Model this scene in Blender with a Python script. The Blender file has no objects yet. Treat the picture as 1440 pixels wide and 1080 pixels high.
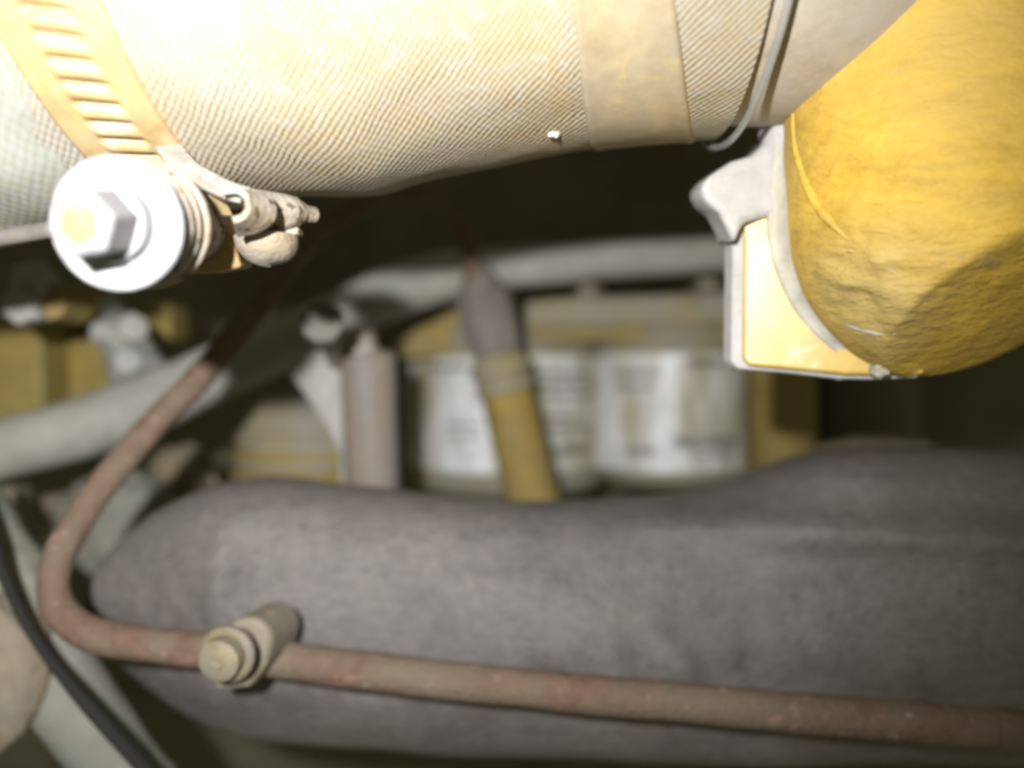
import bpy, math, random
from mathutils import Vector, Matrix, noise
random.seed(7)
C = bpy.context.scene.collection
S = 0.01                      # every length below is in centimetres
F = 1247.0                    # focal length in pixels of the 1440 px wide frame
R = math.radians

# ------------------------------------------------------------------ camera
cam = bpy.data.cameras.new('inspection_camera')
cam.sensor_width = 36.0
cam.lens = 36.0 * F / 1440.0
cam.clip_start = 0.002; cam.clip_end = 20.0
cam.dof.use_dof = True
cam.dof.focus_distance = 0.122
cam.dof.aperture_fstop = 7.8
co = bpy.data.objects.new('inspection_camera', cam); C.objects.link(co)
co.location = (0, 0, 0); co.rotation_euler = (R(90), 0, 0)
bpy.context.scene.camera = co

# ------------------------------------------------------------------ world and lamp
w = bpy.data.worlds.new('World'); bpy.context.scene.world = w; w.use_nodes = True
bg = w.node_tree.nodes['Background']
bg.inputs[0].default_value = (0.85, 0.82, 0.50, 1); bg.inputs[1].default_value = 0.165

lamp = bpy.data.lights.new('inspection_lamp', 'SPOT')     # the camera head's own LED, up and left of its lens
lamp.energy = 3.55; lamp.color = (1.0, 0.985, 0.95)
lamp.spot_size = R(104); lamp.spot_blend = 1.0; lamp.shadow_soft_size = 0.0028
lo = bpy.data.objects.new('inspection_lamp', lamp); C.objects.link(lo)
lo.location = (-0.024, -0.030, 0.024)
lo.rotation_euler = (Vector((-0.16, 1, 0.05))).to_track_quat('-Z', 'Y').to_euler()

sc = bpy.context.scene
sc.view_settings.view_transform = 'Standard'; sc.view_settings.look = 'None'
sc.view_settings.exposure = 0.0; sc.view_settings.gamma = 1.0
sc.cycles.filter_width = 3.2
sc.cycles.max_bounces = 6

# ------------------------------------------------------------------ materials
def material(name, base, dust=None, amount=0.5, scale=1.0, rough=0.7, bump=0.25, bscale=6.0, metal=0.0,
             spots=None, spot_amount=0.0, stretch=(1, 1, 1), fine=0.0, coat=0.0, zone=None, pits=None):
    """layered colour: base, a dust layer in noise patches, a second wear colour; bump at two sizes (cm units)"""
    m = bpy.data.materials.new(name); m.use_nodes = True
    nt = m.node_tree; N = nt.nodes; L = nt.links; b = N['Principled BSDF']
    tc = N.new('ShaderNodeTexCoord'); mp = N.new('ShaderNodeMapping')
    mp.inputs['Scale'].default_value = tuple(100 * s for s in stretch)
    L.new(tc.outputs['Object'], mp.inputs[0])
    def nz(sc_, det=4, ro=0.6, dist=0.0):
        n = N.new('ShaderNodeTexNoise'); n.inputs['Scale'].default_value = sc_
        n.inputs['Detail'].default_value = det; n.inputs['Roughness'].default_value = ro
        n.inputs['Distortion'].default_value = dist
        L.new(mp.outputs[0], n.inputs['Vector']); return n
    def ramp(src, a, c):
        r = N.new('ShaderNodeMapRange'); r.inputs[1].default_value = a; r.inputs[2].default_value = c
        L.new(src, r.inputs[0]); return r.outputs[0]
    def mix(fac, A, B):
        x = N.new('ShaderNodeMix'); x.data_type = 'RGBA'
        if isinstance(fac, float): x.inputs[0].default_value = fac
        else: L.new(fac, x.inputs[0])
        for i, v in ((6, A), (7, B)):
            if isinstance(v, tuple): x.inputs[i].default_value = v + (1,)
            else: L.new(v, x.inputs[i])
        return x.outputs[2]
    n1 = nz(0.55 * scale, 5, 0.65, 0.6)
    dark = tuple(c * 0.72 for c in base); light = tuple(min(1, c * 1.22) for c in base)
    n2 = nz(2.6 * scale, 6, 0.7)
    col = mix(ramp(n2.outputs[0], 0.32, 0.68), dark, light)
    if dust:
        c0 = 0.5 - (amount - 0.5) * 0.5
        col = mix(ramp(n1.outputs[0], c0 - 0.14, c0 + 0.14), col, dust)
    if spots:
        n3 = nz(1.5 * scale, 6, 0.75, 0.3)
        t = 0.70 - spot_amount * 0.3
        col = mix(ramp(n3.outputs[0], t, t + 0.07), col, spots)
    if fine:
        n5 = nz(16 * scale, 2)
        col = mix(ramp(n5.outputs[0], 0.3, 0.75), col, mix(fine, col, (0.02, 0.02, 0.02)))
    if pits:
        n6 = nz(pits[0], 3, 0.5)
        col = mix(ramp(n6.outputs[0], pits[1], pits[1] + 0.05), col, pits[2])
    if zone:                                                     # a patch of settled dust round one spot of the part
        vd = N.new('ShaderNodeVectorMath'); vd.operation = 'DISTANCE'; vd.inputs[1].default_value = zone[0]
        L.new(tc.outputs['Object'], vd.inputs[0])
        ad = N.new('ShaderNodeMath'); ad.operation = 'MULTIPLY_ADD'; L.new(n2.outputs[0], ad.inputs[0]); ad.inputs[1].default_value = -0.014
        L.new(vd.outputs['Value'], ad.inputs[2])
        zf = N.new('ShaderNodeMapRange'); zf.inputs[1].default_value = zone[1]; zf.inputs[2].default_value = zone[1] * 0.1
        L.new(ad.outputs[0], zf.inputs[0])
        col = mix(zf.outputs[0], col, zone[2])
    L.new(col, b.inputs['Base Color'])
    b.inputs['Metallic'].default_value = metal
    b.inputs['Coat Weight'].default_value = coat; b.inputs['Coat Roughness'].default_value = 0.3
    rr = N.new('ShaderNodeMapRange'); rr.inputs[3].default_value = max(0.05, rough - 0.12); rr.inputs[4].default_value = min(1, rough + 0.15)
    L.new(n2.outputs[0], rr.inputs[0]); L.new(rr.outputs[0], b.inputs['Roughness'])
    if bump:
        nb = nz(bscale, 5, 0.6)
        bp = N.new('ShaderNodeBump'); bp.inputs['Strength'].default_value = min(1.0, bump * 1.6)
        bp.inputs['Distance'].default_value = 0.0004 * bump * 4
        L.new(nb.outputs[0], bp.inputs['Height']); L.new(bp.outputs[0], b.inputs['Normal'])
    return m

def weave(name, c1, c2, dust, pitch=0.095, angle=34, bump=1.0, amount=0.4, cross=0.26, contrast=0.76):
    m = bpy.data.materials.new(name); m.use_nodes = True
    nt = m.node_tree; N = nt.nodes; L = nt.links; b = N['Principled BSDF']
    uv = N.new('ShaderNodeUVMap'); uv.uv_map = 'UVMap'
    tc = N.new('ShaderNodeTexCoord')
    mo = N.new('ShaderNodeMapping'); mo.inputs['Scale'].default_value = (100, 100, 100)
    L.new(tc.outputs['Object'], mo.inputs[0])
    # warp the threads a little
    wn = N.new('ShaderNodeTexNoise'); wn.inputs['Scale'].default_value = 1.3; wn.inputs['Detail'].default_value = 3
    L.new(mo.outputs[0], wn.inputs['Vector'])
    sub = N.new('ShaderNodeVectorMath'); sub.operation = 'SUBTRACT'; sub.inputs[1].default_value = (0.5, 0.5, 0.5)
    L.new(wn.outputs['Color'], sub.inputs[0])
    sca = N.new('ShaderNodeVectorMath'); sca.operation = 'SCALE'; sca.inputs['Scale'].default_value = 0.15
    L.new(sub.outputs[0], sca.inputs[0])
    add = N.new('ShaderNodeVectorMath'); L.new(uv.outputs[0], add.inputs[0]); L.new(sca.outputs[0], add.inputs[1])
    def wave(ang, p):
        mp = N.new('ShaderNodeMapping'); mp.inputs['Rotation'].default_value = (0, 0, R(ang))
        L.new(add.outputs[0], mp.inputs[0])
        wv = N.new('ShaderNodeTexWave'); wv.wave_type = 'BANDS'; wv.bands_direction = 'X'; wv.wave_profile = 'SIN'
        wv.inputs['Scale'].default_value = 1.0 / p / 3.1831     # wave repeats every 2*pi/20 units at scale 1
        wv.inputs['Distortion'].default_value = 0.0
        L.new(mp.outputs[0], wv.inputs[0]); return wv.outputs['Fac']
    a1 = wave(angle, pitch); a2 = wave(angle - 76, pitch * 1.25)
    mul = N.new('ShaderNodeMath'); mul.operation = 'MULTIPLY_ADD'
    L.new(a2, mul.inputs[0]); mul.inputs[1].default_value = cross; L.new(a1, mul.inputs[2])
    def mix(fac, A, B):
        x = N.new('ShaderNodeMix'); x.data_type = 'RGBA'; L.new(fac, x.inputs[0])
        for i, v in ((6, A), (7, B)):
            if isinstance(v, tuple): x.inputs[i].default_value = v + (1,)
            else: L.new(v, x.inputs[i])
        return x.outputs[2]
    def rng(src, a, c):
        r = N.new('ShaderNodeMapRange'); r.inputs[1].default_value = a; r.inputs[2].default_value = c
        L.new(src, r.inputs[0]); return r.outputs[0]
    n1 = N.new('ShaderNodeTexNoise'); n1.inputs['Scale'].default_value = 0.45; n1.inputs['Detail'].default_value = 5
    n1.inputs['Distortion'].default_value = 0.5
    L.new(mo.outputs[0], n1.inputs['Vector'])
    n2 = N.new('ShaderNodeTexNoise'); n2.inputs['Scale'].default_value = 5; n2.inputs['Detail'].default_value = 5
    L.new(mo.outputs[0], n2.inputs['Vector'])
    thread = mix(rng(mul.outputs[0], 0.2, 1.1), tuple(c * contrast for c in c1), c1)
    c = mix(rng(n1.outputs[0], 0.32, 0.72), thread, mix(rng(mul.outputs[0], 0.2, 1.1), tuple(c * contrast for c in c2), c2))
    c0 = 0.62 - 0.3 * amount
    c = mix(rng(n2.outputs[0], c0, c0 + 0.2), c, dust)
    L.new(c, b.inputs['Base Color']); b.inputs['Roughness'].default_value = 0.85
    b.inputs['Specular IOR Level'].default_value = 0.25
    h = N.new('ShaderNodeMath'); h.operation = 'MULTIPLY_ADD'; L.new(n2.outputs[0], h.inputs[0]); h.inputs[1].default_value = 1.0
    L.new(mul.outputs[0], h.inputs[2])
    bp = N.new('ShaderNodeBump'); bp.inputs['Strength'].default_value = bump; bp.inputs['Distance'].default_value = 0.00016
    L.new(h.outputs[0], bp.inputs['Height']); L.new(bp.outputs[0], b.inputs['Normal'])
    return m

DUST = (0.33, 0.31, 0.27)
M = dict(
    weave=weave('heat_wrap_weave', (0.40, 0.375, 0.33), (0.44, 0.35, 0.21), (0.38, 0.345, 0.28), pitch=0.083, bump=0.6),
    weave_old=weave('grubby_weave', (0.34, 0.35, 0.31), (0.36, 0.34, 0.20), (0.34, 0.34, 0.32), pitch=0.12, amount=0.75, bump=0.3, contrast=0.9, cross=0.3),
    band=material('stained_steel_band', (0.42, 0.30, 0.14), (0.46, 0.38, 0.25), 0.45, 0.8, 0.5, 0.12, 5, spots=(0.50, 0.46, 0.40), spot_amount=0.25),
    band_pale=material('dusty_steel_band', (0.40, 0.31, 0.18), (0.38, 0.33, 0.25), 0.5, 0.7, 0.6, 0.10, 4, spots=(0.50, 0.38, 0.18), spot_amount=0.4),
    bright=material('bright_zinc', (0.34, 0.34, 0.36), (0.24, 0.24, 0.27), 0.4, 1.6, 0.5, 0.10, 8),
    zinc_worn=material('worn_zinc', (0.34, 0.325, 0.31), (0.30, 0.24, 0.17), 0.5, 1.6, 0.6, 0.45, 7, pits=(5, 0.60, (0.12, 0.085, 0.045))),
    paint_mark=material('yellow_paint_mark', (0.42, 0.36, 0.09), (0.36, 0.34, 0.24), 0.4, 3, 0.7, 0.3, 9),
    strap=material('grimy_strap', (0.36, 0.35, 0.34), (0.22, 0.19, 0.15), 0.4, 1.8, 0.6, 0.3, 8, spots=(0.5, 0.48, 0.42), spot_amount=0.4),
    brown=material('rust_brown_steel', (0.30, 0.19, 0.07), (0.36, 0.26, 0.12), 0.5, 1.2, 0.6, 0.2, 6),
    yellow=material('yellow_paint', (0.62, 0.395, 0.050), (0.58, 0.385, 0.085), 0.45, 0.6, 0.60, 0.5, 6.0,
                    spots=(0.40, 0.29, 0.12), spot_amount=0.25, stretch=(0.5, 0.5, 1.5), zone=((-.022, -.020, .004), 0.014, (0.46, 0.34, 0.12))),
    yellow_gloss=material('glossy_yellow_paint', (0.55, 0.36, 0.05), (0.52, 0.38, 0.12), 0.4, 0.9, 0.44, 0.14, 2.0,
                          spots=(0.78, 0.70, 0.48), spot_amount=0.35, coat=0.5),
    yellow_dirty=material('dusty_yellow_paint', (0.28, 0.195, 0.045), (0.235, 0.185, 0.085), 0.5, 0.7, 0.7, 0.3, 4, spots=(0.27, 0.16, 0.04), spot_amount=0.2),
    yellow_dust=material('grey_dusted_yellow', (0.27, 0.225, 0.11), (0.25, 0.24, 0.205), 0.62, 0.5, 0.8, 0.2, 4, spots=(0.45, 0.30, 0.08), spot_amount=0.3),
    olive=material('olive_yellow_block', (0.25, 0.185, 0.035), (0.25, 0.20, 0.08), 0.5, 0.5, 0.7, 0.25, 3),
    dustfillet=material('packed_grey_dust', (0.42, 0.41, 0.37), (0.46, 0.40, 0.27), 0.35, 1.0, 0.9, 0.3, 5),
    lug=material('dusty_grey_casting', (0.40, 0.39, 0.385), (0.44, 0.43, 0.42), 0.5, 1.0, 0.9, 0.3, 5),
    neck=material('tan_dusted_pipe', (0.42, 0.35, 0.27), (0.45, 0.41, 0.36), 0.5, 0.7, 0.8, 0.2, 5),
    manifold=material('grey_cast_iron', (0.122, 0.110, 0.113), (0.180, 0.165, 0.152), 0.5, 0.35, 0.52, 0.42, 9,
                      spots=(0.31, 0.27, 0.20), spot_amount=0.15, stretch=(0.75, 1, 1.2), fine=0.35, pits=(3.8, 0.70, (0.06, 0.055, 0.055))),
    rust=material('rusty_tube_steel', (0.135, 0.078, 0.052), (0.150, 0.118, 0.085), 0.45, 1.1, 0.8, 0.5, 8, spots=(0.24, 0.15, 0.115), spot_amount=0.35, pits=(4.5, 0.69, (0.26, 0.24, 0.21))),
    tan=material('tan_dusted_steel', (0.20, 0.16, 0.09), (0.19, 0.18, 0.165), 0.5, 1.2, 0.6, 0.2, 5, spots=(0.44, 0.33, 0.14), spot_amount=0.3),
    hose=material('dusty_grey_rubber', (0.30, 0.30, 0.28), (0.34, 0.33, 0.28), 0.5, 0.35, 0.8, 0.14, 2.5, spots=(0.34, 0.29, 0.18), spot_amount=0.15),
    grey=material('dusty_grey_steel', (0.31, 0.30, 0.29), (0.36, 0.34, 0.31), 0.5, 0.7, 0.8, 0.15, 3, spots=(0.38, 0.27, 0.18), spot_amount=0.2),
    greywarm=material('rust_tinged_grey_steel', (0.20, 0.185, 0.175), (0.245, 0.17, 0.10), 0.4, 0.6, 0.75, 0.15, 3, stretch=(2.2, 1, 0.4)),
    nutgrey=material('dull_grey_nut', (0.125, 0.12, 0.11), (0.15, 0.14, 0.12), 0.5, 1.5, 0.8, 0.3, 5),
    boot=material('dark_grey_rubber', (0.13, 0.115, 0.10), (0.18, 0.165, 0.15), 0.5, 0.8, 0.8, 0.15, 3),
    silver=material('silver_fitting', (0.36, 0.37, 0.37), (0.42, 0.42, 0.41), 0.5, 1.0, 0.35, 0.12, 3, metal=0.4),
    label=material('white_label', (0.70, 0.72, 0.78), (0.36, 0.33, 0.21), 0.47, 0.6, 0.45, 0.3, 1.2, spots=(0.25, 0.22, 0.10), spot_amount=0.25, stretch=(1.6, 1.6, 0.6)),
    print=material('faded_grey_print', (0.10, 0.10, 0.11), (0.16, 0.16, 0.16), 0.5, 1, 0.7, 0.0),
    black=material('black_rubber', (0.010, 0.010, 0.009), None, 0, 1, 0.9, 0.1),
    backdark=material('oily_dark_iron', (0.12, 0.11, 0.07), (0.14, 0.13, 0.09), 0.4, 0.2, 0.8, 0.3, 1.5),
    casting=material('grimy_green_grey_casting', (0.21, 0.21, 0.175), (0.20, 0.20, 0.185), 0.5, 0.5, 0.85, 0.5, 2.2, spots=(0.32, 0.28, 0.12), spot_amount=0.3),
    castan=material('tan_grimy_casting', (0.20, 0.16, 0.105), (0.23, 0.22, 0.19), 0.4, 0.7, 0.85, 0.5, 2.5, spots=(0.42, 0.32, 0.12), spot_amount=0.3),
)

# ------------------------------------------------------------------ mesh helpers (cm)
def P(px, py, d):
    """point in cm that stands d cm in front of the lens"""
    return Vector(((px - 720) / F * d, d, (540 - py) / F * d))

def world_of(o):
    p = Vector((0, 0, 0))
    while o is not None: p = p + o.location; o = o.parent
    return p

def link(name, verts, faces, mat, parent=None, sharp=38, uvs=None, bevel=0.0, subd=0, smooth=True):
    verts = [Vector(v) * S for v in verts]
    if parent is None:
        xs = [v.x for v in verts]; ys = [v.y for v in verts]; zs = [v.z for v in verts]
        org = Vector(((min(xs) + max(xs)) / 2, (min(ys) + max(ys)) / 2, min(zs)))
    else: org = world_of(parent)
    me = bpy.data.meshes.new(name); me.from_pydata([v - org for v in verts], [], faces)
    if uvs:
        ul = me.uv_layers.new(name='UVMap')
        for lp in me.loops: ul.data[lp.index].uv = uvs[lp.vertex_index]
    me.materials.append(M[mat]); me.update()
    o = bpy.data.objects.new(name, me); C.objects.link(o)
    if parent is None: o.location = org
    else: o.parent = parent
    if smooth:
        me.polygons.foreach_set('use_smooth', [True] * len(me.polygons))
        if sharp: me.set_sharp_from_angle(angle=R(sharp))
    if bevel:
        b = o.modifiers.new('bevel', 'BEVEL'); b.width = bevel * S; b.segments = 3; b.limit_method = 'ANGLE'; b.angle_limit = R(35)
        b.harden_normals = False
    if subd:
        s_ = o.modifiers.new('subd', 'SUBSURF'); s_.levels = subd; s_.render_levels = subd
    return o

def thing(name, label, cat, loc, group=None):
    o = bpy.data.objects.new(name, None); C.objects.link(o); o.location = Vector(loc) * S
    o.empty_display_size = 0.005
    o['label'] = label; o['category'] = cat
    if group: o['group'] = group
    return o
def tag(o, label, cat, group=None):
    o['label'] = label; o['category'] = cat
    if group: o['group'] = group
    return o

def catmull(pts, n=8):
    """pts: list of tuples of floats; dense interpolation"""
    out = []
    P_ = [pts[0]] + list(pts) + [pts[-1]]
    for i in range(1, len(P_) - 2):
        a, b, c, d = P_[i - 1], P_[i], P_[i + 1], P_[i + 2]
        for k in range(n):
            t = k / n
            out.append(tuple(0.5 * ((2 * b[j]) + (-a[j] + c[j]) * t + (2 * a[j] - 5 * b[j] + 4 * c[j] - d[j]) * t * t +
                                    (-a[j] + 3 * b[j] - 3 * c[j] + d[j]) * t ** 3) for j in range(len(b))))
    out.append(tuple(pts[-1])); return out

def merge(*ms):
    V, Fs = [], []
    for v, f in ms:
        o = len(V); V += list(v); Fs += [tuple(i + o for i in q) for q in f]
    return V, Fs

def sweep(path, n=24, flat=1.0, up=Vector((0, 0, 1)), caps=True, rough=0.0, rs=0.6):
    """path: list of (Vector, radius); flat squashes one side (strap shapes)"""
    V, Fs = [], []
    m = len(path); t0 = (path[1][0] - path[0][0]).normalized()
    nrm = (up - t0 * up.dot(t0)).normalized()
    for i, (p, r) in enumerate(path):
        t = (path[min(i + 1, m - 1)][0] - path[max(i - 1, 0)][0]).normalized()
        nrm = (nrm - t * nrm.dot(t)).normalized(); bn = t.cross(nrm)
        for k in range(n):
            a = 2 * math.pi * k / n
            d = nrm * math.cos(a) * flat + bn * math.sin(a)
            q = p + d * r
            if rough: q = q + d * rough * noise.noise(q * rs)
            V.append(q)
    for i in range(m - 1):
        for k in range(n):
            k2 = (k + 1) % n
            Fs.append((i * n + k, i * n + k2, (i + 1) * n + k2, (i + 1) * n + k))
    if caps:
        Fs.append(tuple(range(n))[::-1]); Fs.append(tuple((m - 1) * n + k for k in range(n)))
    return V, Fs

def pxpath(pts, n=8):
    """(px, py, depth, radius) control points -> dense sweep path"""
    w_ = [tuple(P(a, b, d)) + (r,) for a, b, d, r in pts]
    return [(Vector(q[:3]), q[3]) for q in catmull(w_, n)]

def lathe(p0, axis, prof, n=40, phase=0.0, up=Vector((0, 0, 1))):
    axis = Vector(axis).normalized()
    if abs(axis.dot(up)) > 0.95: up = Vector((0, 1, 0))
    nr = (up - axis * up.dot(axis)).normalized(); bn = axis.cross(nr)
    V, Fs = [], []
    for (t, r) in prof:
        for k in range(n):
            a = 2 * math.pi * (k + phase) / n
            V.append(Vector(p0) + axis * t + (nr * math.cos(a) + bn * math.sin(a)) * max(r, 1e-4))
    for i in range(len(prof) - 1):
        for k in range(n):
            k2 = (k + 1) % n
            Fs.append((i * n + k, i * n + k2, (i + 1) * n + k2, (i + 1) * n + k))
    Fs.append(tuple(range(n))[::-1]); Fs.append(tuple((len(prof) - 1) * n + k for k in range(n)))
    return V, Fs

def slab(pts, back):
    """pts: front outline (Vectors); back: offset vector to the back face"""
    n = len(pts); V = [Vector(p) for p in pts] + [Vector(p) + back for p in pts]
    Fs = [tuple(range(n)), tuple(range(2 * n - 1, n - 1, -1))]
    for k in range(n):
        k2 = (k + 1) % n; Fs.append((k, k + n, k2 + n, k2))
    return V, Fs

def box(c, sx, sy, sz, rot=None):
    V = [Vector((x * sx / 2, y * sy / 2, z * sz / 2)) for x in (-1, 1) for y in (-1, 1) for z in (-1, 1)]
    if rot: V = [rot @ v for v in V]
    V = [v + Vector(c) for v in V]
    return V, [(0, 1, 3, 2), (4, 6, 7, 5), (0, 4, 5, 1), (2, 3, 7, 6), (0, 2, 6, 4), (1, 5, 7, 3)]

def roughen(vf, amt, sc_):
    return [v + Vector((noise.noise(v * sc_), noise.noise(v * sc_ + Vector((9, 0, 0))), noise.noise(v * sc_ + Vector((0, 9, 0))))) * amt for v in vf[0]], vf[1]

def lump(c, rx, ry, rz, amt=0.3, sc_=0.9, n=20, rot=None):
    V, Fs = [], []
    for i in range(n + 1):
        th = math.pi * i / n
        for k in range(2 * n):
            a = math.pi * k / n
            d = Vector((math.sin(th) * math.cos(a), math.sin(th) * math.sin(a), math.cos(th)))
            q = Vector((d.x * rx, d.y * ry, d.z * rz))
            if rot: q = rot @ q
            q = q * (1 + amt * noise.fractal(d * 1.4 * sc_ + Vector(c), 1.0, 2.0, 4))
            V.append(Vector(c) + q)
    for i in range(n):
        for k in range(2 * n):
            k2 = (k + 1) % (2 * n)
            Fs.append((i * 2 * n + k, (i + 1) * 2 * n + k, (i + 1) * 2 * n + k2, i * 2 * n + k2))
    return V, Fs

# ================================================================== SETTING: dark engine wall behind everything
nx, nz_ = 60, 44
V = []; Fs = []
for j in range(nz_ + 1):
    for i in range(nx + 1):
        x = -42 + 84 * i / nx; z = -30 + 60 * j / nz_
        V.append(Vector((x, 39 + 2.2 * noise.fractal(Vector((x, z, 0)) * 0.12, 1, 2, 4), z)))
for j in range(nz_):
    for i in range(nx):
        a = j * (nx + 1) + i; Fs.append((a, a + 1, a + nx + 2, a + nx + 1))
o = link('wall', V, Fs, 'backdark'); o['kind'] = 'structure'

# ================================================================== large hose across the top
def lerp_table(tab, x):
    if x <= tab[0][0]: return tab[0][1:]
    for a, b in zip(tab, tab[1:]):
        if x <= b[0]:
            t = (x - a[0]) / (b[0] - a[0])
            return tuple(a[j] + (b[j] - a[j]) * t for j in range(1, len(a)))
    return tab[-1][1:]
HD = 15.0
sil = [(-500, 330, 4.3), (-100, 318, 4.3), (40, 306, 4.3), (200, 288, 4.28), (300, 272, 4.22), (400, 266, 4.15), (500, 271, 4.08), (540, 270, 4.02), (580, 258, 3.95),
       (640, 242, 3.85), (720, 227, 3.75), (830, 207, 3.65), (970, 190, 3.55), (1100, 184, 3.5)]
htab = []
for px, py, r in catmull(sil, 6):
    e = math.atan((540 - py) / F * math.cos(math.atan((px - 720) / F)))
    ph = e + math.asin(r / HD)
    yc, zc = HD * math.cos(ph), HD * math.sin(ph)
    yt = HD * math.cos(math.asin(r / HD)) * math.cos(e)        # depth of the silhouette point
    htab.append(((px - 720) / F * yt, yc, zc, r))
def hose_pt(s, a, h=0.0):
    yc, zc, r = lerp_table(htab, s)
    return Vector((s, yc - (r + h) * math.cos(a), zc + (r + h) * math.sin(a)))
def hose_at(px, py):
    """(s, a) on the hose where a pixel ray meets it"""
    dr = P(px, py, 1.0); y = 7.0
    while y < 16:
        q = dr * y; yc, zc, r = lerp_table(htab, q.x)
        if math.hypot(q.y - yc, q.z - zc) <= r: break
        y += 0.01
    return q.x, math.atan2(q.z - zc, -(q.y - yc))

def hose_section(name, s0, s1, mat, parent, h=0.0, ns=140, na=180, edge=None, rough=0.0):
    V, U, Fs = [], [], []
    for i in range(ns + 1):
        s = s0 + (s1 - s0) * i / ns
        for k in range(na + 1):
            a = -math.pi + 2 * math.pi * k / na
            hh = h
            if edge:                                            # round the rim at both ends
                dd = min(s - s0, s1 - s)
                if dd < edge: hh = h - edge * (1 - math.sqrt(max(0, 1 - (1 - dd / edge) ** 2)))
            if rough: hh += rough * noise.fractal(Vector((s * 0.35, math.cos(a) * 1.6, math.sin(a) * 1.6)), 1, 2, 3)
            V.append(hose_pt(s, a, hh)); U.append((s, a * 4.0))
    for i in range(ns):
        for k in range(na):
            q = i * (na + 1) + k
            Fs.append((q, q + 1, q + na + 2, q + na + 1))
    return link(name, V, Fs, mat, parent, sharp=50, uvs=U)

sLE = hose_at(104, 200)[0]
sR = hose_at(1040, 150)[0]
hose = thing('heat_hose', 'wide pale hose wrapped in ribbed woven heat cloth across the top', 'hose', hose_pt(-3, -math.pi / 2))
hose_section('woven_cover', sLE - 0.45, sR, 'weave', hose, 0.0, ns=200, na=220, rough=0.06)
hose_section('old_cover', -16, sLE - 0.3, 'weave_old', hose, 0.05, ns=90, na=160, rough=0.16)
# pale lip under it
V, Fs = sweep([(hose_pt(s, -1.50, 0.14), 0.13) for s in (-12, -10, -9, -8, -7.2, -6.8)], 12)
link('seam_roll', V, Fs, 'boot', hose)
# worn fleck on the weave
s, a = hose_at(778, 188)
V, Fs = lump(hose_pt(s, a, 0.0), 0.09, 0.05, 0.06, 0.4, 1.0, 8)
link('fleck', V, Fs, 'lug', hose)

def band_mesh(L0, L1, R0, R1, h, mat, parent, name, slots=None, a_lo=-2.4, a_hi=2.2, na=420, nw=46, lip=0.0):
    """band between the edge line L0-L1 and the edge line R0-R1, all given as (s, a) on the hose"""
    def line(A, B, a): return A[0] + (B[0] - A[0]) * (a - A[1]) / (B[1] - A[1])
    V, Fs = [], []
    for i in range(na + 1):
        a = a_lo + (a_hi - a_lo) * i / na
        s0, s1 = line(L0, L1, a), line(R0, R1, a)
        for k in range(nw + 1):
            t = k / nw; hh = h
            e = min(t, 1 - t)
            if e < 0.03: hh -= 0.03 * (1 - e / 0.03)
            if lip: hh += lip * math.exp(-((e - 0.06) / 0.035) ** 2)
            if slots:
                t0, t1, ap, off = slots
                ed = min(t - t0, t1 - t)
                if ed > -0.05:
                    fx = min(1, max(0, (ed + 0.02) / 0.07))
                    ph = ((a + (t - .5) * off) / ap) % 1.0
                    g = 0.0
                    if ph < 0.40: g = -math.sin(ph / 0.40 * math.pi) ** 0.7
                    else: g = 0.55 * math.sin((ph - 0.40) / 0.60 * math.pi)
                    hh += 0.062 * g * fx
            V.append(hose_pt(s0 + (s1 - s0) * t, a, hh))
    for i in range(na):
        for k in range(nw):
            q = i * (nw + 1) + k; Fs.append((q, q + 1, q + nw + 2, q + nw + 1))
    n0 = len(V)                                                   # inner skirt gives the band its thickness
    for i in range(na + 1):
        a = a_lo + (a_hi - a_lo) * i / na
        V.append(hose_pt(line(L0, L1, a), a, -0.05)); V.append(hose_pt(line(R0, R1, a), a, -0.05))
    for i in range(na):
        q = i * (nw + 1); r_ = n0 + i * 2
        Fs.append((q, q + nw + 1, r_ + 2, r_)); Fs.append((q + nw, r_ + 1, r_ + 3, q + 2 * nw + 1))
    return link(name, V, Fs, mat, parent, sharp=60)

L0, L1 = hose_at(58, 136), hose_at(128, 222)
R0, R1 = hose_at(212, 136), hose_at(318, 262)
clamp = thing('hose_clamp', 'slotted orange-tan steel hose clamp with big bright bolt at its left', 'hose clamp', P(250, 400, 12))
band_mesh(L0, L1, R0, R1, 0.10, 'band', clamp, 'band', slots=(0.30, 0.72, 0.070, 0.10), na=900, nw=56)

# bolt with head, flange and a stack of spring washers
ax = Vector((0.03, 1, 0.175)).normalized()
b0 = P(110, 314, 9.05)                                           # centre of the head's front face
hx, hf = lathe(b0, ax, [(0, 0.0), (0, 0.29), (0.05, 0.375), (0.62, 0.385)], 6, 0.32)
bolt = link('hex_bolt', hx, hf, 'bright', clamp, bevel=0.03, sharp=30)
link('paint_mark', *lathe(b0 - ax * 0.012, ax, [(0, 0.0), (0, 0.17), (0.012, 0.22), (0.03, 0.22)], 24), 'paint_mark', bolt)
link('shank', *lathe(b0 + ax * 0.58, ax, [(0, 0.38), (0.03, 0.42), (0.2, 0.45), (0.26, 0.45), (2.8, 0.25)], 32), 'bright', bolt)
tw = 0.78
for t, r, th in ((0.80, 0.755, 0.10), (0.98, 0.70, 0.07), (1.12, 0.735, 0.09), (1.32, 0.745, 0.10), (1.52, 0.78, 0.10)):
    wob = Vector((random.uniform(-.03, .03), 0, random.uniform(-.03, .03)))
    ob = link('washer', *lathe(b0 + ax * t, ax + wob, [(0, 0.22), (-0.02, r * 0.55), (0, r - 0.04), (0.02, r - 0.01), (th * .5, r), (th, r - 0.02), (th, 0.22)], 56), 'bright' if t < 0.9 else 'zinc_worn', clamp)
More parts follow.
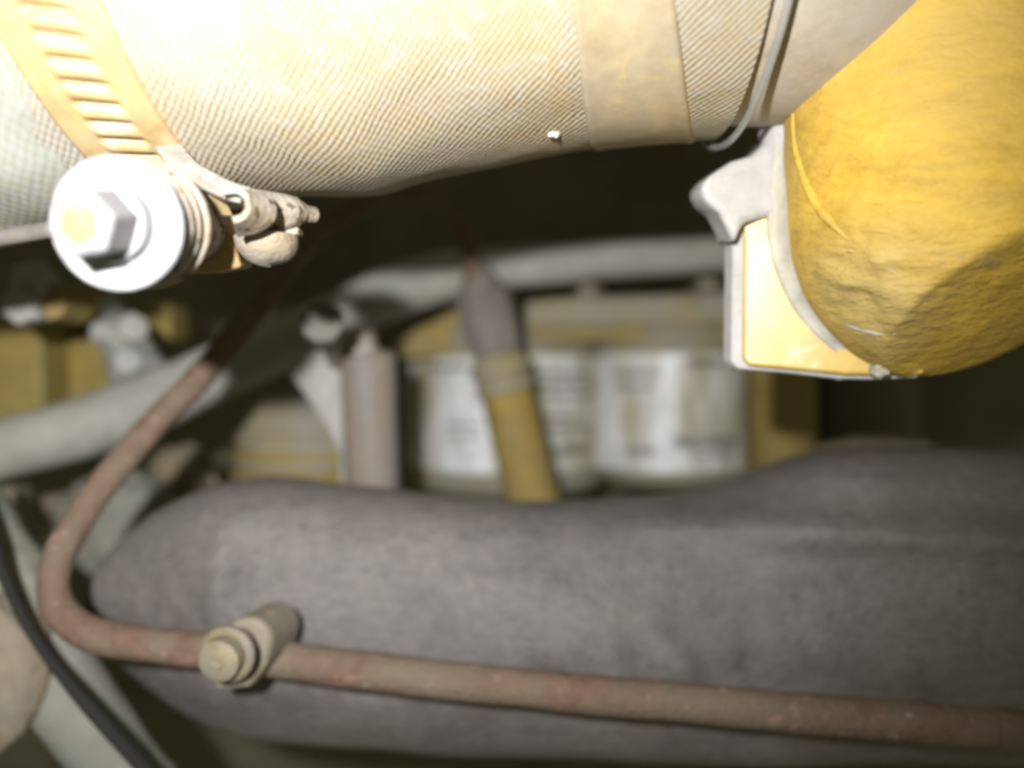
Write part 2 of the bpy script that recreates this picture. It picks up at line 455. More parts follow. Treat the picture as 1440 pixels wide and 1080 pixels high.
link('sleeve', *lathe(b0 + ax * 0.85, ax, [(0, 0.5), (0.9, 0.58), (1.1, 0.55), (2.3, 0.5)], 40), 'zinc_worn', clamp)

# brown tang behind the washers, and the rolled strap end to its right
pts = [P(214, 250, 12.0), P(262, 252, 11.9), P(300, 282, 11.9), P(322, 318, 11.9), P(340, 376, 11.95), P(300, 384, 12.0), P(236, 386, 12.1), P(206, 340, 12.1)]
link('tang', *slab(pts, Vector((-0.1, 0.9, 0.12))), 'brown', clamp, bevel=0.05)
def strap(pts, width, thick, mat, name, parent, wdir):
    """flat strip along pts; wdir is its width direction"""
    pts = [Vector(q) for q in catmull([tuple(p) for p in pts], 8)]
    V, Fs = [], []
    for i, p in enumerate(pts):
        t = (pts[min(i + 1, len(pts) - 1)] - pts[max(i - 1, 0)]).normalized()
        wd = (wdir - t * wdir.dot(t)).normalized(); nn = t.cross(wd)
        for a, b in ((-1, -1), (1, -1), (1, 1), (-1, 1)):
            V.append(p + wd * a * width / 2 + nn * b * thick / 2)
    for i in range(len(pts) - 1):
        for k in range(4):
            k2 = (k + 1) % 4; Fs.append((i * 4 + k, i * 4 + k2, i * 4 + 4 + k2, i * 4 + 4 + k))
    Fs.append((3, 2, 1, 0)); e = (len(pts) - 1) * 4; Fs.append((e, e + 1, e + 2, e + 3))
    return link(name, V, Fs, mat, parent, bevel=0.012, sharp=40)
st = strap([P(236, 206, 11.5), P(262, 236, 11.3), P(292, 254, 11.2), P(322, 268, 11.2), P(346, 275, 11.2)], 0.34, 0.06, 'strap', 'strap_end', clamp, Vector((0.2, 0.75, 0.6)))
strap([P(326, 275, 11.1), P(350, 272, 11.05), P(364, 282, 11.05), P(366, 300, 11.05), P(352, 313, 11.05), P(330, 320, 11.0)], 0.5, 0.085, 'zinc_worn', 'rolled_tongue', clamp, Vector((0.45, 1, 0.05)))
strap([P(290, 263, 11.6), P(304, 280, 11.6), P(316, 304, 11.6)], 0.3, 0.06, 'band', 'inner_strap', clamp, Vector((0.3, 1, 0.1)))
a0 = P(352, 291, 11.6); a1 = P(446, 304, 12.3)
dd = a1 - a0
link('trunnion_pin', *roughen(lathe(a0, dd, [(0, 0.16), (0.0, 0.235), (0.45, 0.25), (0.62, 0.235), (0.78, 0.15), (0.80, 0.13), (dd.length - 0.03, 0.11), (dd.length, 0.08)], 30), 0.03, 2.5), 'zinc_worn', clamp)
# cup under the pin
V, Fs = [], []
cc = P(374, 334, 12.1)
nU, nV = 32, 14
for j in range(nV + 1):
    th = math.pi / 2 * j / nV
    for i in range(nU):
        a = 2 * math.pi * i / nU
        V.append(cc + Vector((0.43 * math.cos(a) * math.cos(th) ** 0.8 + 0.06 * math.sin(th), 0.5 * math.sin(a) * math.cos(th), -0.38 * math.sin(th) + 0.02 * math.cos(a))))
for j in range(nV):
    for i in range(nU):
        i2 = (i + 1) % nU; Fs.append((j * nU + i, j * nU + i2, (j + 1) * nU + i2, (j + 1) * nU + i))
Fs.append(tuple(range(nU)))
link('saddle', V, Fs, 'zinc_worn', clamp, sharp=50)
link('clip_lug', *box(P(412, 326, 12.1), 0.22, 0.3, 0.10, Matrix.Rotation(R(8), 3, 'Y')), 'zinc_worn', clamp, bevel=0.03)

# right clamp band (smooth)
L0, L1 = hose_at(819, 136), hose_at(832, 205)
R0, R1 = hose_at(966, 136), hose_at(974, 188)
b2 = band_mesh(L0, L1, R0, R1, 0.045, 'band_pale', None, 'hose_band', lip=0.012)
tag(b2, 'smooth wide tan steel band round the right end of the woven hose', 'hose band')
# rim ring at the hose end
V, Fs = [], []
ring = []
for k in range(97):
    a = -math.pi + 2 * math.pi * k / 96
    ring.append((hose_pt(sR + 0.10 + 0.10 * math.cos(a), a, 0.12), 0.05))
V, Fs = sweep(ring, 10, caps=False)
rim = link('rim_ring', V, Fs, 'silver', None)
tag(rim, 'thin bright metal ring at the hose mouth next to the yellow elbow', 'ring')

# ================================================================== yellow elbow casting
ec = P(1338, 297, 13.2); RB = 229 / F * 13.0; EZ = 1.07
elbow = thing('yellow_elbow', 'large yellow painted cast elbow pipe with square flange, top right', 'pipe elbow', P(1300, 530, 14))
# main body: upright cylinder with a round lower end, leaning a little, worn relief
V, Fs = [], []
nA = 200; rows = []
def ell_pt(px, py):
    dr = P(px, py, 1.0); y = 8.0
    while y < 16:
        q = dr * y; d = q - ec; d.z /= EZ
        if d.length <= RB: break
        y += 0.005
    return q
qa, qb, qc = ell_pt(1244, 508), ell_pt(1345, 432), ell_pt(1440, 322)
ac = (qc - qa).normalized(); cn = Vector((0.40, -0.83, -0.40)); cn = (cn - ac * cn.dot(ac)).normalized()
def crease(q):
    dd_ = (q - qa).dot(cn)
    return q - cn * (0.85 * dd_) if dd_ > 0 else q
for j in range(60): rows.append((9.5 - 9.5 * j / 59.0, 1.0, 0))
for j in range(1, 41):
    th = math.pi / 2 * j / 40; rows.append((-math.sin(th) * RB * EZ, math.cos(th), 0))
for (dz, rr, _) in rows:
    for k in range(nA):
        a = 2 * math.pi * k / nA
        lean = 0.0 if dz < 0 else -dz * 0.03
        bulge = 1.0
        d = Vector((math.cos(a) * rr * RB, math.sin(a) * rr * RB, dz))
        q = ec + d + Vector((lean, 0, 0))
        n_ = Vector((d.x, d.y, min(0, d.z))).normalized()
        rl = 0.055 * noise.fractal(q * 0.55, 1, 2, 3)
        # patch of rough casting on the lower left front
        c_ = P(1195, 395, 11.6)
        f_ = math.exp(-((q - c_).length / 1.0) ** 2)
        rl += 0.16 * f_ * noise.fractal(Vector((q.x * 2.1 + q.z * 1.2, q.y, q.z * 4.2)), 0.8, 2.1, 4)
        V.append(crease(q) + n_ * rl)
for j in range(len(rows) - 1):
    for k in range(nA):
        k2 = (k + 1) % nA; Fs.append((j * nA + k, (j + 1) * nA + k, (j + 1) * nA + k2, j * nA + k2))
Fs.append(tuple(range(nA)))
link('body', V, Fs, 'yellow', elbow, sharp=70)
def body_pt(px, py, h=0.0):
    """point on the body's skin under a pixel"""
    dr = P(px, py, 1.0); y = 8.0
    while y < 16:
        q = dr * y; dz = q.z - ec.z; cx = ec.x + (0 if dz < 0 else -dz * 0.03)
        dist = math.hypot(q.x - cx, q.y - ec.y) if dz > 0 else math.sqrt((q.x - ec.x) ** 2 + (q.y - ec.y) ** 2 + (dz / EZ) ** 2)
        if dist <= RB + h: return q
        y += 0.01
    return q
# raised casting seam: an arc on the upper left and a weld bead lower down
def bead(pix, r0, name, mat, h=-0.02, n=8):
    pts = [tuple(crease(body_pt(a, b, h))) + (r,) for a, b, r in pix]
    path = [(Vector(q[:3]), q[3]) for q in catmull(pts, n)]
    return link(name, *sweep(path, 10, rough=0.02, rs=4), mat, elbow)
bead([(1124, 60, .05), (1118, 130, .055), (1118, 190, .06), (1127, 235, .07), (1145, 280, .075), (1168, 312, .07), (1198, 342, .01)], 0, 'casting_seam', 'yellow', h=-0.012)
bead([(1180, 448, .01), (1204, 460, .035), (1232, 468, .035), (1262, 474, .008)], 0, 'scar', 'dustfillet', h=-0.02)
bead([(1232, 380, .006), (1246, 379, .02), (1258, 378, .006)], 0, 'chip', 'lug', h=-0.012)
for pts in ([(1168, 385, .01), (1182, 378, .045), (1208, 384, .01)], [(1160, 398, .01), (1178, 402, .05), (1200, 414, .01)],
            [(1186, 356, .01), (1196, 352, .04), (1204, 356, .01)], [(1150, 372, .01), (1162, 380, .03), (1170, 392, .01)]):
    bead(pts, 0, 'casting_scar', 'yellow', h=-0.03)
# square flange behind the body
fl = [P(1046, 316, 13.94), P(1078, 300, 13.86), P(1300, 296, 13.31), P(1300, 526, 13.41), P(1240, 528, 13.56), P(1190, 527, 13.68), P(1110, 519, 13.88), P(1052, 514, 14.02), P(1044, 506, 14.04)]
link('flange', *slab(fl, Vector((0.05, 0.22, 0))), 'yellow_gloss', elbow, bevel=0.05)
gk = [p + Vector((dx, 0.2, dz)) for p, (dx, dz) in zip(fl, [(-.12, .0), (-.06, .05), (0, 0.05), (0, -.05), (0, -.06), (0, -.06), (0, -.05), (-.1, -.05), (-.13, -.02)])]
link('gasket', *slab(gk, Vector((-0.05, 0.35, 0))), 'lug', elbow, bevel=0.03)
# dust-packed fillet where body meets flange
V, Fs = [], []
nF, mF = 120, 10
for i in range(nF + 1):
    a = R(125) + R(117) * i / nF
    for k in range(mF + 1):
        t = k / mF
        rad = RB * (0.93 + 0.155 * t ** 1.6)
        y = 12.5 + 1.2 * (1 - (1 - t) ** 2.0)
        lx = ec.x + math.cos(a) * rad; lz = ec.z + math.sin(a) * rad
        if math.sin(a) > 0: lz = ec.z + math.sin(a) * rad * 1.6
        V.append(Vector((lx, y + 0.03 * noise.noise(Vector((lx, y, lz)) * 2.5), lz)))
for i in range(nF):
    for k in range(mF):
        q = i * (mF + 1) + k; Fs.append((q, q + mF + 1, q + mF + 2, q + 1))
o = link('fillet', V, Fs, 'dustfillet', elbow, sharp=0)
sm = o.modifiers.new('solid', 'SOLIDIFY'); sm.thickness = 0.002; sm.offset = 1
# drip lumps along the lower edge
link('drip', *lump(P(1236, 520, 13.4), 0.14, 0.15, 0.12, 0.35, 1, 12), 'dustfillet', elbow)
link('drip', *lump(P(1178, 527, 14.0), 0.14, 0.12, 0.07, 0.35, 1, 12), 'dustfillet', elbow)
# grey lug reaching left, and the pipe neck that enters the hose
lg = [P(984, 262, 13.6), P(1000, 246, 13.6), P(1030, 226, 13.7), P(1058, 218, 13.8), P(1080, 196, 13.9), P(1140, 150, 14), P(1160, 300, 14), P(1084, 304, 13.7),
      P(1046, 314, 13.6), P(1034, 344, 13.6), P(1024, 322, 13.6), P(1012, 298, 13.6), P(992, 284, 13.6)]
vf = slab(lg, Vector((0.0, 1.0, 0.1)))
link('lug', *vf, 'lug', elbow, bevel=0.16)
yc, zc, r = lerp_table(htab, sR)
nk = [(Vector((sR - 0.6, yc, zc)), 3.30), (Vector((sR + 0.2, yc, zc)), 3.32), (Vector((sR + 0.8, yc + 0.05, zc + 0.02)), 3.34), (Vector((sR + 1.4, yc + 0.5, zc + 0.2)), 3.2), (Vector((sR + 2.6, yc + 1.2, zc)), 2.8)]
link('neck', *sweep([(Vector(q[:3]), q[3]) for q in catmull([tuple(p) + (r_,) for p, r_ in nk], 8)], 90), 'neck', elbow)
link('web', *lump(P(1112, 185, 14.1), 0.5, 0.62, 1.3, 0.08, 0.7, 28), 'lug', elbow)

# ================================================================== grey cast manifold across the bottom
top = [(120, 868), (124, 852), (132, 830), (148, 790), (182, 752), (222, 718), (290, 686), (340, 674), (400, 671), (480, 681), (560, 690), (640, 700), (760, 706), (900, 699), (990, 690),
       (1050, 668), (1120, 642), (1200, 628), (1300, 629), (1440, 632), (1600, 640), (1800, 650)]
bot = [(120, 872), (124, 890), (132, 898), (148, 912), (182, 938), (222, 965), (290, 1005), (340, 1020), (400, 1030), (480, 1040), (560, 1045), (640, 1050), (760, 1055), (900, 1060), (990, 1060),
       (1050, 1060), (1120, 1060), (1200, 1060), (1300, 1060), (1440, 1060), (1600, 1060), (1800, 1060)]
cols = catmull([(a, b, d) for (a, b), (_, d) in zip(top, bot)], 9)
V, Fs, na = [], [], 110
for (px, yt, yb) in cols:
    dC = 19.0
    hp = (yb - yt) / 2 / F * dC; zc = (540 - (yt + yb) / 2) / F * dC
    ry = min(2.3, 0.1 + hp * 0.72, 0.1 + max(0, px - 118) * 0.0085)
    x = (px - 720) / F * dC
    for k in range(na + 1):
        a = R(170) - R(262) * k / na
        ca, sa = math.cos(a), math.sin(a)
        p = Vector((x, dC - ry * (abs(ca) ** 0.85) * (1 if ca > 0 else -1), zc + hp * (abs(sa) ** 0.9) * (1 if sa > 0 else -1)))
        # broad cast swellings
        p.y += 0.30 * noise.fractal(Vector((p.x * 0.20, 3.1, p.z * 0.42)), 1, 2, 2) * (1 if ca > 0 else 0.3)
        rid = (p.z + 2.55 + 0.04 * p.x)                           # long soft ridge low on the right half
        g = 1 / (1 + math.exp(-(p.x - 1.0) * 0.9))
        p.y -= 0.38 * g * math.exp(-(rid / 0.35) ** 2) * max(0, ca)
        p += Vector((0, -1, 0.3)) * 0.035 * noise.fractal(p * 1.7, 1, 2, 4)
        # shallow folds near the lower edge
        p.y -= 0.10 * math.exp(-((p.x - 2.2) / 2.8) ** 2) * math.exp(-((p.z + 5.4) / 0.5) ** 2) * math.sin(p.x * 6 + 2 * p.z + 2 * noise.noise(p)) * max(0, ca)
        V.append(p)
for i in range(len(cols) - 1):
    for k in range(na):
        q = i * (na + 1) + k; Fs.append((q, q + na + 1, q + na + 2, q + 1))
Fs.append(tuple(range(na, -1, -1)))
o = link('exhaust_manifold', V, Fs, 'manifold', None, sharp=0)
tag(o, 'massive dark grey cast iron manifold lying across the bottom', 'manifold')

# ================================================================== rusty tube, from the clip round the bend and up over the top
tube = pxpath([(2100, 1060, 14.9, .34), (1600, 1036, 15.1, .34), (1250, 1012, 15.3, .34), (900, 982, 15.5, .34), (640, 957, 15.8, .34), (470, 938, 16.0, .34), (330, 918, 16.0, .33), (200, 904, 15.9, .31), (135, 893, 15.9, .305), (95, 870, 16.0, .30), (76, 836, 16.2, .295),
               (80, 790, 16.4, .29), (106, 738, 16.7, .285), (160, 662, 17.2, .28), (225, 588, 17.8, .28), (300, 508, 18.6, .275), (385, 402, 20.2, .28), (455, 318, 21.8, .28),
               (535, 276, 23.2, .28), (605, 275, 24.4, .28), (645, 310, 25.3, .28), (662, 365, 25.8, .27), (668, 420, 26.1, .26)], 10)
rt = thing('rusty_tube', 'rust-pink bare steel tube bending up in a hook at the lower left', 'tube', P(200, 940, 16))
link('tube', *sweep(tube, 28, rough=0.03, rs=1.5), 'rust', rt)
# clip holding the tube
cl = thing('tube_clip', 'tan dusty clip and bolt gripping the rusty tube at the bottom', 'clip', P(335, 950, 15))
cx = P(343, 900, 15.4)
pl = []
for k in range(15): a = R(200) - R(205) * k / 14; pl.append(P(348 + 34 * math.cos(a), 902 - 34 * math.sin(a), 15.25))
pl += [P(374, 935, 15.2), P(350, 968, 15.2), P(300, 972, 15.2), P(300, 930, 15.2)]
link('strap', *slab(pl, Vector((0.25, 1.1, 0.02))), 'tan', cl, bevel=0.09)
a0 = P(305, 932, 14.35); axc = Vector((0.12, 1, 0.05))
link('bolt_head', *lathe(a0, axc, [(0, 0), (0, .27), (.05, .34), (.30, .36), (.30, .40), (.36, .47), (.44, .48), (.48, .46), (.48, .3), (.9, .3)], 48), 'tan', cl)
link('bolt_centre', *lathe(a0 - Vector(axc) * 0.03, axc, [(0, 0), (0, .10), (.04, .13), (.1, .14)], 30), 'castan', cl)

# ================================================================== long grey hose behind
hp = pxpath([(-420, 720, 22.5, .78), (-150, 668, 22.8, .78), (0, 632, 23.0, .78), (120, 600, 23.2, .77), (220, 562, 23.6, .76), (300, 525, 24.2, .74), (400, 480, 25.2, .72), (500, 436, 26.2, .74),
             (560, 408, 27.0, .78), (620, 390, 27.6, .75), (700, 378, 28.2, .66), (860, 366, 28.8, .62), (1000, 358, 29.4, .62), (1120, 352, 30, .62), (1300, 350, 31, .62)], 10)
o = link('coolant_hose', *sweep(hp, 32, rough=0.10, rs=0.5), 'hose', None)
tag(o, 'thick dusty grey rubber hose sloping from the left edge behind the rusty tube', 'hose')

# ================================================================== vertical rod body with cap, bracket and nut
sol = thing('injector_body', 'upright rust-tinged grey cylinder with pale cap left of the labelled canisters', 'cylinder', P(522, 700, 22.5))
p0 = P(525, 720, 22.6); p1 = P(518, 494, 22.2)
link('barrel', *lathe(p0, p1 - p0, [(0, .70), (3.6, .70), ((p1 - p0).length - .12, .70), ((p1 - p0).length, .60)], 40), 'greywarm', sol)
link('cap', *lathe(p1 - Vector((0.2, 0.1, 0.1)), (0.02, 0, 1), [(0, .52), (.22, .50), (.30, .42), (.62, .38), (.68, .3), (.68, 0)], 8), 'zinc_worn', sol, bevel=0.05)
br = [P(396, 500, 22.3), P(412, 488, 22.3), P(452, 492, 22.3), P(496, 500, 22.3), P(500, 700, 22.5), P(476, 700, 22.5), P(476, 640, 22.4), P(462, 610, 22.4), P(428, 556, 22.3), P(400, 520, 22.3)]
link('bracket', *slab(br, Vector((0.1, 0.35, 0))), 'grey', sol, bevel=0.1)
n0 = P(453, 452, 18.6)
nut = thing('pipe_union', 'pale round-ended grey union nut just above the triangular bracket', 'nut', P(461, 490, 22))
link('nut', *lathe(n0, (-0.12, 1, -0.22), [(0, 0), (0, .43), (.05, .47), (.38, .47), (.45, .36), (.5, .22)], 8, 0.3), 'nutgrey', nut, bevel=0.06)
link('stem', *lathe(n0, (-0.12, 1, -0.22), [(.45, .2), (3.4, .2)], 20), 'grey', nut)

# ================================================================== dipstick tube with rubber boot
dip = thing('dipstick_tube', 'dull yellow tube with collar and dark grey boot leaning before white labels', 'dipstick tube', P(745, 710, 26.5))
q0 = P(667, 372, 26.2); q1 = P(700, 500, 26.2); q2 = P(757, 735, 26.6)
da = q1 - q0; Ld = da.length
link('boot', *lathe(q0, da, [(-.1, .30), (0, .36), (.35, .50), (.7, .70), (1.0, .86), (1.4, .88), (1.8, .88), (2.2, .84), (Ld - .05, .76), (Ld, .6)], 9, .2), 'boot', dip, bevel=0.05)
db = q2 - q1; Lb = db.length
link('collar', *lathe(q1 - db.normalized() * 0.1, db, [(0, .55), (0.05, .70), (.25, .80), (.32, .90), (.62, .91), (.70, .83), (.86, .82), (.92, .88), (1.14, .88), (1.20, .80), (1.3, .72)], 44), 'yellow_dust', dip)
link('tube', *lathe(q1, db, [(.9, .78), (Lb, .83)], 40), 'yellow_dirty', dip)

# ================================================================== labelled canisters
def canister(name, label, c, r, ztop, zbot, mat, ltop, lbot, arc, rows, extra=()):
    t = thing(name, label, 'filter canister', Vector((c.x, c.y, zbot)), 'yellow filter canisters with white labels')
    H = ztop - zbot
    prof = [(0, 0), (0, r * .55), (.08, r * .75), (.3, r * .93), (.6, r), (H - .75, r), (H - .65, r + .05), (H - .5, r + .06), (H - .42, r), (H - .15, r * .97), (H, r * .88)]
    link('shell', *lathe(Vector((c.x, c.y, zbot)), (0, 0, 1), prof, 80), mat, t)
    V, Fs = [], []
    def sp(a, z, h): return Vector((c.x + (r + h) * math.sin(a), c.y - (r + h) * math.cos(a), z))
    nA = 60
    for i in range(nA + 1):
        a = arc[0] + (arc[1] - arc[0]) * i / nA
        wz = 0.03 * math.sin(a * 5)
        for z, h in ((ltop + wz, .02), (lbot + wz, .02), (lbot + wz, -.02), (ltop + wz, -.02)): V.append(sp(a, z, h))
    for i in range(nA):
        for k in range(4):
            k2 = (k + 1) % 4; Fs.append((i * 4 + k, i * 4 + 4 + k, i * 4 + 4 + k2, i * 4 + k2))
    lb = link('label', V, Fs, 'label', t, sharp=40)
    V, Fs = [], []
    for (x0, x1, z, hh) in rows:                                  # rows of small print; angles in radians
        a = x0
        while a < x1:
            wl = random.uniform(0.02, 0.075)
            e = min(a + wl, x1); b = len(V)
            j = random.uniform(-.012, .012)
            V += [sp(a, z + j, .028), sp(e, z + j, .028), sp(e, z + hh * 1.3 + j, .028), sp(a, z + hh * 1.3 + j, .028)]
            Fs.append((b, b + 1, b + 2, b + 3)); a = e + random.uniform(0.012, 0.03)
    pr = link('print', V, Fs, 'print', lb, smooth=False); pr['kind'] = 'stuff'
    return t
def zz(py, d): return (540 - py) / F * d
cB = P(940, 540, 31.6)
rB = 2.68
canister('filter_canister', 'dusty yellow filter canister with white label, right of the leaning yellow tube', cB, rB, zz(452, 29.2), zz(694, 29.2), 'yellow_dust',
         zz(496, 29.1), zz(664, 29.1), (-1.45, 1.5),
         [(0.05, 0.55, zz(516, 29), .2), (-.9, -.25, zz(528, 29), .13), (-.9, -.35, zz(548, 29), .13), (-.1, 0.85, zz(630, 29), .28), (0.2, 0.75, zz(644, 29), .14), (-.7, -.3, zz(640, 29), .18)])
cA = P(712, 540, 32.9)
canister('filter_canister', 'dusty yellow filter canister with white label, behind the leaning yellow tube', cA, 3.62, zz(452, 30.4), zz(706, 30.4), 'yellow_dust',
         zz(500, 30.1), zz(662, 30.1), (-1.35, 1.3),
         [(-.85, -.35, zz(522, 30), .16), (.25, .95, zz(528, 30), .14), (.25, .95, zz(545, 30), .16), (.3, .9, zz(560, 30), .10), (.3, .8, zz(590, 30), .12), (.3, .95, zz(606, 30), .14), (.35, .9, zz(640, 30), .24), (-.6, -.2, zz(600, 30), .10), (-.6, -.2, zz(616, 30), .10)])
# filter head above
hd = thing('filter_mount', 'grey-dusted yellow filter mount with two bolts above the right canister', 'filter mount', P(880, 470, 29.5))
hv = [P(738, 424, 28.9), P(790, 418, 28.9), P(1060, 410, 28.9), P(1060, 456, 28.9), P(740, 462, 28.9)]
link('casting', *roughen(slab(hv, Vector((0.2, 4.5, 0.3))), 0.03, 1), 'yellow_dust', hd, bevel=0.2)
link('lower_lip', *slab([P(744, 455, 29.25), P(1060, 452, 29.25), P(1060, 478, 29.25), P(748, 480, 29.25)], Vector((0.2, 3.5, 0.3))), 'yellow_dirty', hd, bevel=0.1)
for px, py in ((828, 410), (995, 402)):
    hb = link('bolt_head', *lathe(P(px, py + 10, 29.7), (0, 0, 1), [(0, .62), (.12, .62), (.14, .46), (.42, .46), (.46, .38), (.46, 0)], 6, .3), 'tan', hd, bevel=0.04)

# yellow boss left of the dipstick, seen over canister A's rim
o = link('yellow_casting', *roughen(slab([P(556, 478, 29.6), P(650, 430, 29.8), P(668, 500, 29.8), P(562, 506, 29.6)], Vector((0.2, 2.0, 0.2))), 0.02, 1), 'yellow_dirty', None, bevel=0.15)
tag(o, 'small wedge of dull yellow casting under the grey hose left of the boot', 'casting')

# column right of the canisters
pil = thing('yellow_column', 'dull yellow upright column under the square flange', 'column', P(1098, 660, 31))
link('shaft', *lathe(P(1098, 760, 31.5), (0, 0, 1), [(0, 1.2), (6.5, 1.2), (9.5, 1.15)], 40), 'yellow_dirty', pil)
link('foot_ring', *lathe(P(1098, 668, 31.5), (0, 0, 1), [(0, 1.25), (.05, 1.38), (.4, 1.38), (.45, 1.2)], 40), 'yellow_dirty', pil)
# faint dark column and ledge further right
o = link('dark_column', *lathe(P(1230, 760, 37), (0, 0, 1), [(0, 1.8), (12, 1.8)], 30), 'backdark', None)
tag(o, 'barely visible dark iron column in the shadow below the elbow', 'column')
o = link('pipe_stub', *sweep([(P(1150, 650, 27), .5), (P(1210, 640, 27), .55), (P(1290, 640, 27), .5), (P(1330, 655, 27), .4)], 18), 'castan', None)
tag(o, 'low tan pipe stub just behind the top of the manifold, below the elbow', 'pipe')

# ================================================================== ringed canister, left of the rod body
rc = thing('ringed_canister', 'domed dusty canister with faint yellow rings left of the upright grey cylinder', 'canister', P(410, 700, 26))
cc = P(432, 740, 27.4); zt = zz(553, 26)
H = zt - cc.z
KR = 1.42
prof = [(0, 1.5), (H - 2.9, 1.5), (H - 2.85, 1.56), (H - 2.6, 1.56), (H - 2.55, 1.5), (H - 2.2, 1.5), (H - 2.15, 1.56), (H - 1.9, 1.56), (H - 1.85, 1.5), (H - 1.45, 1.5), (H - 1.4, 1.55), (H - 1.2, 1.55), (H - 1.15, 1.48), (H - .8, 1.4), (H - .45, 1.2), (H - .2, .85), (H - .05, .4), (H, 0)]
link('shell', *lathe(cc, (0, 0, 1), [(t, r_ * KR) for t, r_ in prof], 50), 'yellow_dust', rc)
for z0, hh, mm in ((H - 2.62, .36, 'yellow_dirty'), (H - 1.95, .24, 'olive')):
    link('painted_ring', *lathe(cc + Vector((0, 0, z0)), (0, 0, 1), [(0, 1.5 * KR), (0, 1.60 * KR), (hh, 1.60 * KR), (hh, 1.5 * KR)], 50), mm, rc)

# ================================================================== left cluster
o = link('valve_block', *roughen(slab([P(-120, 450, 24.94), P(-10, 442, 24.94), P(56, 446, 24.94), P(62, 640, 24.94), P(-120, 660, 24.94)], Vector((0.1, 3, 0.2))), 0.02, 1), 'olive', None, bevel=0.15)
tag(o, 'olive-yellow painted block at the left edge above the grey hose', 'block')
o = link('pump_housing', *roughen(slab([P(92, 474, 26.23), P(130, 470, 26.23), P(175, 500, 26.23), P(200, 600, 26.23), P(96, 610, 26.23)], Vector((0.1, 3, 0.2))), 0.02, 1), 'olive', None, bevel=0.15)
tag(o, 'narrower olive-yellow block behind the silver pipe fitting', 'block')
o = link('yellow_bracket', *slab([P(112, 402, 26.66), P(136, 398, 26.66), P(140, 448, 26.66), P(116, 450, 26.66)], Vector((0, 1.5, 0))), 'olive', None, bevel=0.1)
tag(o, 'small olive bracket in the shadow under the big bright bolt', 'bracket')
o = link('bracket_plate', *slab([P(200, 425, 26.66), P(240, 425, 26.66), P(240, 478, 26.66), P(214, 470, 26.66), P(200, 450, 26.66)], Vector((0, 1.5, 0))), 'olive', None, bevel=0.1)
tag(o, 'dim olive plate between the silver fitting and the dark gap', 'plate')
bc = thing('bolt_cluster', 'cluster of dusty nuts and washer on top of the olive block', 'nuts', P(40, 450, 20.468))
link('nut', *lathe(P(36, 394, 20.3218), (0.2, 1, 0), [(0, 0), (0, .42), (.06, .5), (.5, .52), (.52, .3)], 6, .2), 'grey', bc, bevel=0.06)
link('nut', *lathe(P(68, 396, 20.6142), (-.3, 1, 0), [(0, 0), (0, .2), (.06, .26), (.4, .28), (.42, .1)], 6, .4), 'silver', bc, bevel=0.04)
link('nut', *lathe(P(24, 430, 20.1756), (0.1, 1, 0.1), [(0, 0), (0, .40), (.06, .46), (.6, .46), (.62, .3)], 6, .1), 'grey', bc, bevel=0.06)
link('boss', *lathe(P(66, 424, 20.468), (0, 1, 0), [(0, 0), (0, .34), (.06, .42), (1.4, .44)], 24), 'yellow_dirty', bc)
link('stud', *lathe(P(48, 442, 20.1756), (0, 1, 0), [(0, 0), (0, .13), (.3, .14)], 16), 'silver', bc)

ft = thing('pipe_fitting', 'silver grey stepped pipe fitting hanging under the big bright bolt', 'fitting', P(180, 530, 23.76))
f0 = P(158, 436, 23.76); f1 = P(192, 520, 23.408)
fd = f1 - f0
link('barrel', *lathe(f0, fd, [(-.3, .28), (0, .34), (.35, .36), (.45, .42), (.9, .45), (1.0, .62), (1.5, .68), (1.75, .70), (1.9, .78), (2.05, .62)], 30), 'silver', ft)
link('side_port', *lathe(P(172, 470, 23.232), Vector((-0.9, -.4, .1)), [(-.2, .5), (.25, .48), (.3, .36), (.75, .34), (.78, 0)], 6), 'grey', ft, bevel=0.05)
link('locknut', *lathe(P(186, 462, 22.88), Vector((0.4, -.6, .15)), [(-.4, .42), (.15, .42), (.2, .30), (.22, 0)], 6), 'grey', ft, bevel=0.05)
link('end_cap', *lathe(P(183, 506, 22.88), Vector((0.1, -.9, -.1)), [(-.4, .40), (.2, .38), (.28, .28), (.28, 0)], 24), 'silver', ft)

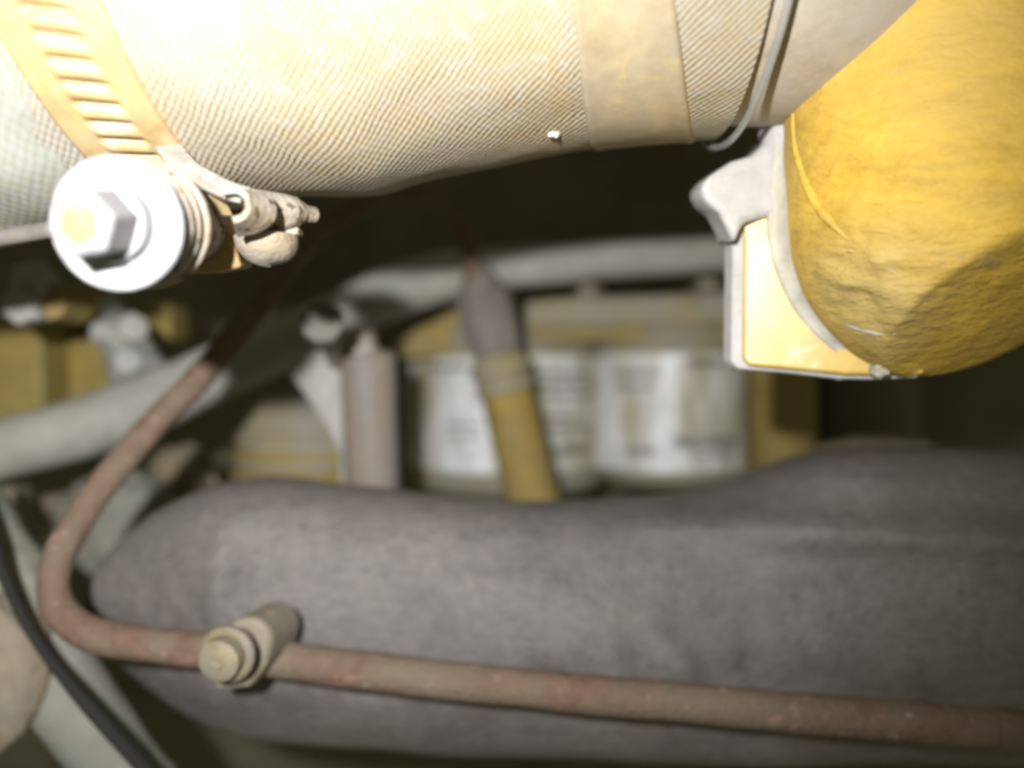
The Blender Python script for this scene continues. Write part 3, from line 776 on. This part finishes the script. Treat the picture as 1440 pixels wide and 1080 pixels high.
# ================================================================== lower left castings
o = link('pump_casting', *lump(P(172, 742, 25.5), 1.9, 1.3, 1.55, 0.16, 1.3, 32), 'casting', None)
tag(o, 'lumpy grey-green casting framed inside the bend of the rusty tube', 'casting')
o = link('round_boss', *lump(P(256, 664, 27), .95, .8, .85, 0.14, 1.2, 22), 'castan', None)
tag(o, 'tan round boss beside the shadow of the rusty tube', 'boss')
o = link('thin_rib', *sweep(pxpath([(286, 650, 27, .12), (300, 676, 27, .12), (306, 705, 27, .13)], 6), 12), 'castan', None)
tag(o, 'thin tan rib between the shadow and the ringed canister', 'rib')
o = link('side_bracket', *slab([P(-30, 690, 24), P(8, 684, 24), P(26, 690, 24), P(36, 760, 24), P(10, 790, 24), P(-40, 790, 24)], Vector((0, .8, 0))), 'castan', None, bevel=0.1)
tag(o, 'tan strip of metal at the left edge under the grey hose', 'bracket')
o = link('spacer_block', *slab([P(54, 698, 26), P(102, 692, 26), P(106, 730, 26), P(60, 740, 26)], Vector((0, 1, 0))), 'castan', None, bevel=0.12)
tag(o, 'small tan block left of the slanting rusty tube', 'block')
o = link('grey_web', *slab([P(48, 735, 26.4), P(110, 725, 26.4), P(120, 800, 26.4), P(52, 800, 26.4)], Vector((0, 1, 0))), 'grey', None, bevel=0.15)
tag(o, 'grey metal web low at the left, behind the tube bend', 'plate')
V, Fs = roughen(sweep(pxpath([(-70, 700, 18.5, .9), (-20, 790, 18.4, .95), (22, 850, 18.2, .9), (70, 930, 18.0, .85), (130, 1020, 18.0, .8), (200, 1120, 18, .8)], 8), 30), 0.12, 0.9)
o = link('grey_casting_arm', V, Fs, 'casting', None)
tag(o, 'pale grimy cast arm behind the lowest bend of the rusty tube', 'casting')
V, Fs = sweep(pxpath([(-60, 650, 16.6, .13), (-20, 740, 16.5, .13), (4, 808, 16.4, .10), (34, 872, 16.3, .10), (72, 930, 16.2, .10), (130, 1000, 16, .13), (220, 1100, 16, .13)], 8), 18)
o = link('black_cable', V, Fs, 'black', None)
tag(o, 'black rubber cable curving down through the bottom left corner', 'cable')
o = link('corner_casting', *lump(P(-10, 940, 17.2), 1.1, .8, 1.5, 0.14, 1.2, 28), 'castan', None)
tag(o, 'tan rust-flecked casting filling the bottom left corner', 'casting')
